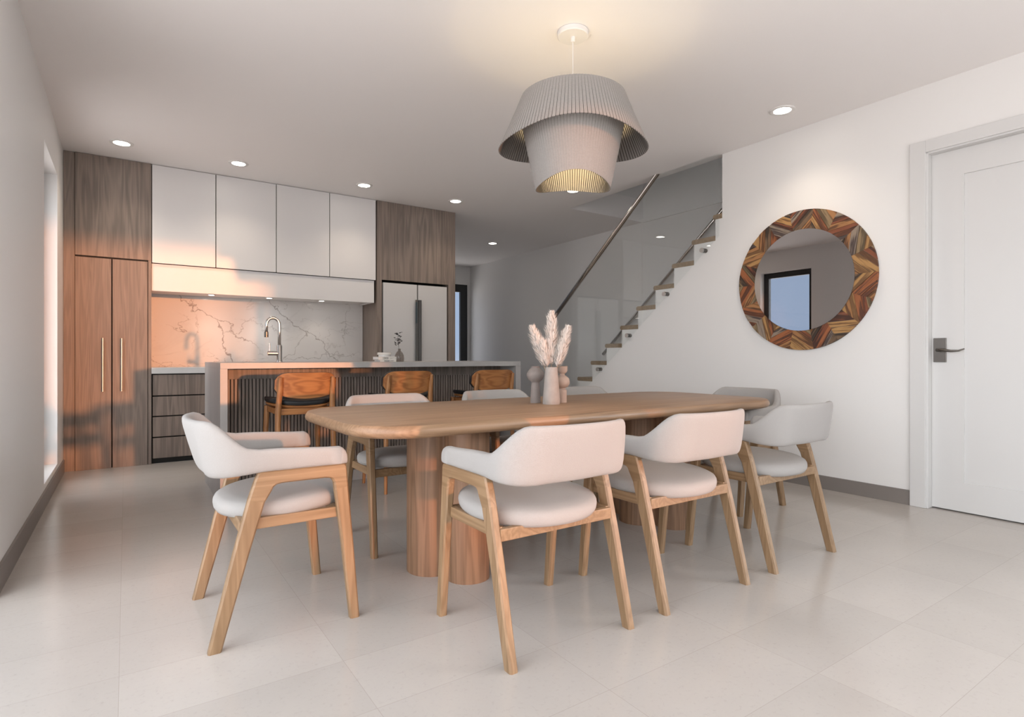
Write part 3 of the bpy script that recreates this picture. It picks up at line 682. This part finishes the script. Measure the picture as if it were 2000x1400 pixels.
for i, (x, l) in enumerate(((1.01, 'wooden bar stool with black seat closest to the left end of the island'), (1.76, 'wooden bar stool with black seat in the middle of the island'), (2.51, 'wooden bar stool with black seat at the right end of the island'))):
    o = ps if i == 0 else copy_tree(ps)
    o.location = (x, 4.18, 0); tag(o, l, 'bar stool', 'bar stools along the island')

# ------------------------------------------------------------------ vases and pampas
def vase(name, c, prof, mat, label):
    n = len(prof); inner = [(max(r-.006, .004), z) for r, z in prof[::-1][:max(2, n-2)]]
    tag(MB().lathe([(r, TZ+z) for r, z in prof]+[(r, TZ+z) for r, z in inner], c, 40).obj(name, mat, None, smooth=40), label, 'vase', 'clay vases on the table')
VC = (1.943, 2.476)
vase('tapered_vase', VC, [(.046, .0), (.048, .003), (.0475, .03), (.036, .17), (.033, .203), (.032, .204)], M['clay'], 'tapered travertine-look vase holding the pampas grass')
vase('bulb_vase', (1.925, 2.60), [(.029, 0), (.0295, .002), (.028, .04), (.0225, .112), (.024, .118), (.040, .132), (.0495, .152), (.0495, .165), (.040, .183), (.026, .196), (.023, .199), (.0245, .207), (.021, .208)], M['clayd'], 'grey clay vase with round bulb on a stem, left of the pampas vase')
vase('stacked_vase', (2.062, 2.53), [(.027, 0), (.0275, .002), (.0275, .07), (.026, .073), (.018, .077), (.018, .083), (.032, .089), (.043, .105), (.0445, .120), (.040, .138), (.026, .150), (.016, .157), (.016, .165), (.024, .170), (.031, .180), (.032, .207), (.030, .208)], M['clayw'], 'pinkish clay vase of stacked bulb shapes, right of the pampas vase')
fw = Vector((.5615, .8275, 0)); rt = Vector((.8275, -.5615, 0))
def plume(name, dr, df, hh, rad, label, nst, z0=.10):
    base = Vector((VC[0], VC[1], TZ+.02))+rt*dr*.08+fw*df*.08; t = thing(name, base, label, 'dried grass', 'pampas plumes in the vase')
    top = Vector((VC[0], VC[1], TZ+hh))+rt*dr+fw*df
    def P(s): # curve
        q = base.lerp(top, s); q += (rt*dr+fw*df)*(s*s-s)*.55; return q
    MB().tube([P(i/8) for i in range(8)], .0018, 6).obj('stem', M['stem'], t)
    m = MB(); s0 = (.19+.0)/hh+.04
    ax = (top-base).normalized()
    for i in range(nst//22):
        s = s0+(1-s0)*((i+random.random())/(nst//22))**.92; q = P(s); a = i*2.4+random.uniform(-.5, .5)
        tt = (P(min(s+.02, 1))-P(s-.02)).normalized(); e1 = tt.cross(Vector((0,1,.1))).normalized(); e2 = tt.cross(e1)
        w = math.sin(PI*min(1, ((s-s0)/(1-s0))*.78+.16))**.7
        ln_ = random.uniform(.65, 1.15)*rad*w+.006
        for k in range(22):
            b_ = a+random.gauss(0, .32); out = (e1*math.cos(b_)+e2*math.sin(b_)); l = ln_*random.uniform(.35, 1.0)
            q0 = q+tt*random.uniform(-.008, .008); rise = random.uniform(.5, .95)
            tip = q0+out*l*.85+tt*l*rise; mid = q0+out*l*.55+tt*l*rise*.4
            side = (out.cross(tt)+out*random.uniform(-.5, .5)).normalized()*random.uniform(.0010, .0018)
            m.face([q0-side, q0+side, mid+side, mid-side]); m.face([mid-side, mid+side, tip])
    m.obj('plume', M['pampas'], t)
plume('pampas_plume', .0, .0, .505, .052, 'tallest pampas plume, upright in the middle of the vase', 4200)
plume('pampas_plume', -.105, .0, .425, .050, 'pampas plume leaning left out of the vase', 3200)
plume('pampas_plume', .095, .02, .425, .050, 'pampas plume leaning right out of the vase', 3200)
plume('pampas_plume', .068, -.03, .35, .046, 'short pampas plume low on the right of the bunch', 2400)
plume('pampas_plume', -.05, -.02, .35, .046, 'short pampas plume low on the left of the bunch', 2400)

# ------------------------------------------------------------------ pendant lamp
PC = (2.05, 2.42)
pl = thing('pendant_lamp', (PC[0], PC[1], 1.93), 'large two-tier pleated grey fabric pendant lamp above the table', 'lamp')
MB().lathe([(.085, H-.001), (.085, H-.024), (.081, H-.028), (.012, H-.028), (.012, H-.05), (.009, H-.055)], PC, 48).obj('ceiling_canopy', M['plastic'], pl, smooth=35)
MB().tube([(*PC, H-.05), (*PC, 2.33)], .0022, 8).obj('cord', M['plastic'], pl)
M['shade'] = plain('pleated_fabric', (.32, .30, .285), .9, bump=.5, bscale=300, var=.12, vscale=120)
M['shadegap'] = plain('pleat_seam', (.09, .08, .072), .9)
def shade(name, r0, z0, r1, z1, a_top, a_bot, ph, sq, npl=118):
    m = MB(); rows = 14; cols = []; mi = []
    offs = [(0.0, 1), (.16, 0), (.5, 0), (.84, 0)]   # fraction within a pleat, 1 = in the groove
    for j in range(npl):
        for fr_, g in offs: cols.append(((j+fr_)/npl*2*PI, g))
    rings = []
    for i in range(rows+1):
        q = i/rows; r = []
        for a, g in cols:
            top = z0+a_top*math.cos(2*(a-ph)); bot = z1+a_bot*math.cos(2*(a-ph))
            rad = r0+(r1-r0)*q; rad *= 1+sq*q*abs(math.cos(a-ph+PI/2))**6 - (.006/rad if g else 0)
            z = top+(bot-top)*q
            r.append((PC[0]+rad*math.cos(a), PC[1]+rad*math.sin(a), z))
        rings.append(r)
    b = len(m.v); n = len(cols)
    for r in rings: m.v += r
    for i in range(rows):
        for j in range(n):
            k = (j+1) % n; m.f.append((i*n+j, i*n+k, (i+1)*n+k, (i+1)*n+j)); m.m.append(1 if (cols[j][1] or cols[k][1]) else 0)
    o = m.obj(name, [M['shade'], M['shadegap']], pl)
    md = o.modifiers.new('thickness', 'SOLIDIFY'); md.thickness = .004; md.offset = -1
    return o
# phase: highs face the camera side
ph0 = math.atan2(-.85, -.5615)
shade('outer_shade', .285, 2.425, .37, 2.168, .0, .026, ph0, .11)
shade('inner_shade', .278, 2.28, .195, 1.952, .0, .026, ph0, .04, 100)
m = MB()
for r_, z in ((.283, 2.423), (.276, 2.281)):
    m.tube([(PC[0]+r_*math.cos(2*PI*i/40), PC[1]+r_*math.sin(2*PI*i/40), z) for i in range(41)], .003, 6)
for a in (0, 1, 2, 3):
    c_, s_ = math.cos(a*PI/2+.3), math.sin(a*PI/2+.3)
    m.tube([(PC[0], PC[1], 2.36), (PC[0]+.283*c_, PC[1]+.283*s_, 2.42)], .002, 6); m.tube([(PC[0], PC[1], 2.34), (PC[0]+.276*c_, PC[1]+.276*s_, 2.281)], .002, 6)
m.obj('wire_frame', M['satin'], pl)
MB().lathe([(.018, 2.37), (.018, 2.31), (.014, 2.30)], PC, 20).obj('bulb_holder', M['plastic'], pl)
MB().lathe([(.012, 2.30), (.028, 2.275), (.036, 2.25), (.034, 2.225), (.02, 2.205), (.004, 2.20)], PC, 20).obj('bulb', M['bulb'], pl, smooth=True)
d = bpy.data.lights.new('pendant_light', 'POINT'); d.energy = 4; d.color = (1, .76, .42); d.shadow_soft_size = .045
o = bpy.data.objects.new('pendant_light', d); COL.objects.link(o); o.location = (PC[0], PC[1], 2.335)

d = bpy.data.lights.new('pendant_light', 'POINT'); d.energy = 3.5; d.color = (1, .76, .40); d.shadow_soft_size = .02
o = bpy.data.objects.new('pendant_light', d); COL.objects.link(o); o.location = (PC[0], PC[1], 2.165)

# ------------------------------------------------------------------ recessed downlights
DL = [(-.03, 5.80, 'recessed ceiling light above the oak pantry'), (.866, 5.80, 'recessed ceiling light before the second white wall cabinet'), (2.065, 5.80, 'recessed ceiling light beside the fridge housing'),
      (3.15, 5.80, 'recessed ceiling light at the right corner of the fridge housing'), (4.80, 7.62, 'recessed ceiling light far back in the hallway'), (4.0, 4.72, 'recessed ceiling light partly behind the pendant lamp'),
      (3.96, 2.326, 'large recessed ceiling light near the mirror'), (.25, 3.2, None), (.9, .2, None), (3.4, .2, None)]
for x, y, l in DL:
    t = thing('downlight', (x, y, H-.01), l or 'recessed ceiling light behind the camera', 'ceiling light', 'recessed downlights')
    if (x, y) == (.25, 3.2): bpy.data.objects.remove(t); continue
    MB().lathe([(.085, H), (.085, H-.006), (.080, H-.009), (.060, H-.007), (.058, H-.0015)], (x, y), 36, False).obj('trim_ring', M['plastic'], t, smooth=40)
    MB().lathe([(.058, H-.0005), (.057, H-.004)], (x, y), 32).obj('lens', M['led'], t)
    spotlamp((x, y, H-.03), 22 if (x, y) == (3.96, 2.326) else 8 if y < 1 else 4 if y > 7 else 8 if (x, y) == (4.0, 4.72) else 20, 120, .05, (1, .84, .66), 1.0)

# ------------------------------------------------------------------ round mirror
MC = (2.405, 1.60); MR = .545; mi_r = .395
mr = thing('round_mirror', (XR-.02, MC[0], MC[1]-MR), 'round mirror with a patchwork reclaimed wood frame on the right wall', 'mirror')
cols = [((.34, .16, .06), (.10, .04, .015)), ((.40, .22, .08), (.15, .07, .025)), ((.20, .06, .025), (.05, .018, .01)), ((.15, .09, .05), (.035, .022, .014)), ((.25, .17, .09), (.09, .06, .03)), ((.30, .10, .035), (.09, .03, .014)), ((.06, .04, .035), (.26, .20, .15))]
wm = [wood('reclaimed_wood', a, b, 'X', 55, 5, .65, ring=.4, pore=.35, uv=True, rings=3, offs=i, lo=.36, hi=.64) for i, (a, b) in enumerate(cols)]
def clip(poly, n, d):   # keep n.p <= d
    out = []
    for i in range(len(poly)):
        p, q = poly[i], poly[(i+1) % len(poly)]; a = n[0]*p[0]+n[1]*p[1]-d; b = n[0]*q[0]+n[1]*q[1]-d
        if a <= 0: out.append(p)
        if a*b < 0: k = a/(a-b); out.append((p[0]+(q[0]-p[0])*k, p[1]+(q[1]-p[1])*k))
    return out
m = MB(); uvs = []; NS = 18; rnd = random.Random(3)
for s in range(NS):
    a0 = 2*PI*s/NS; a1 = 2*PI*(s+1)/NS
    arc = [(MR*math.cos(a0+(a1-a0)*i/10), MR*math.sin(a0+(a1-a0)*i/10)) for i in range(11)]
    wedge = [(.36*math.cos(a0), .36*math.sin(a0))]+arc+[(.36*math.cos(a1), .36*math.sin(a1))]
    am = (a0+a1)/2; dirn = am+(math.radians(48) if s % 2 else math.radians(-48))+rnd.uniform(-.12, .12)
    n_ = (-math.sin(dirn), math.cos(dirn)); u_ = (math.cos(dirn), math.sin(dirn)); q = -.6
    vals = [n_[0]*p[0]+n_[1]*p[1] for p in wedge]; q = min(vals)
    while q < max(vals):
        w_ = rnd.uniform(.028, .058); pc_ = clip(clip(wedge, n_, q+w_-.0022), (-n_[0], -n_[1]), -q)
        if len(pc_) > 2:
            h_ = .022+rnd.uniform(0, .006); x0 = XR-.004; x1 = XR-h_; ou, ov = rnd.uniform(0, 20), rnd.uniform(0, 20); mi = rnd.choice([0, 0, 1, 1, 2, 3, 4, 5, 5, 6])
            A = [(x1, MC[0]-y, MC[1]+z) for y, z in pc_]; Bq = [(x0, MC[0]-y, MC[1]+z) for y, z in pc_]
            uvp = [(p[0]*u_[0]+p[1]*u_[1]+ou, p[0]*n_[0]+p[1]*n_[1]+ov) for p in pc_]
            m.face(A[::-1], mi); uvs += uvp[::-1]
            for i in range(len(A)):
                j = (i+1) % len(A); m.face([A[i], A[j], Bq[j], Bq[i]], mi); uvs += [uvp[i], uvp[j], uvp[j], uvp[i]]
        q += w_
m.uv = uvs; m.obj('frame', wm, mr)
MB().disc((XR-.018, *MC), (1,0,0), MR-.003, .018, 96).obj('backing', plain('pale_filler', (.35, .30, .25), .8), mr)
MB().disc((XR-.031, *MC), (1,0,0), mi_r, .006, 96).obj('mirror_glass', plain('mirror_silver', (.50, .49, .49), .0, 1), mr)

# ------------------------------------------------------------------ unseen hedge-shaped blockers added outside to mask the low sun
def sun_blocker(x0, x1, y0, y1, z1, label):
    m = MB(); nx = max(2, int((x1-x0)/.25)); rings = []
    rnd = random.Random(int(x0*10+z1*100))
    for i in range(nx+1):
        x = x0+(x1-x0)*i/nx; j = lambda k=.12: rnd.uniform(-k, k)
        rings.append([(x, y0+j(), -.3), (x, y0+j(), z1*.5), (x, y0+.1+j(), z1-.1+j()), (x, (y0+y1)/2, z1+j(.15)), (x, y1-.1+j(), z1-.1+j()), (x, y1+j(), z1*.5), (x, y1+j(), -.3)])
    tag(m.grid(rings).obj('sun_blocker', M['sun_blocker'], None), label, 'sun_blocker')
# sun corridor: u = x + .24 y in .9..2.7 ; added blockers stand at y = -16
sun_blocker(-3.0, .9+.24*16, -16.6, -16, 4.5, 'tall green sun blocker added outside, left of the sunny gap')
sun_blocker(2.75+.24*16, 14, -16.6, -16, 4.5, 'tall green sun blocker added outside, right of the sunny gap')
sun_blocker(.9+.24*16, 2.75+.24*16, -16.5, -16.1, .95, 'low green sun blocker added outside, filling the bottom of the sunny gap')
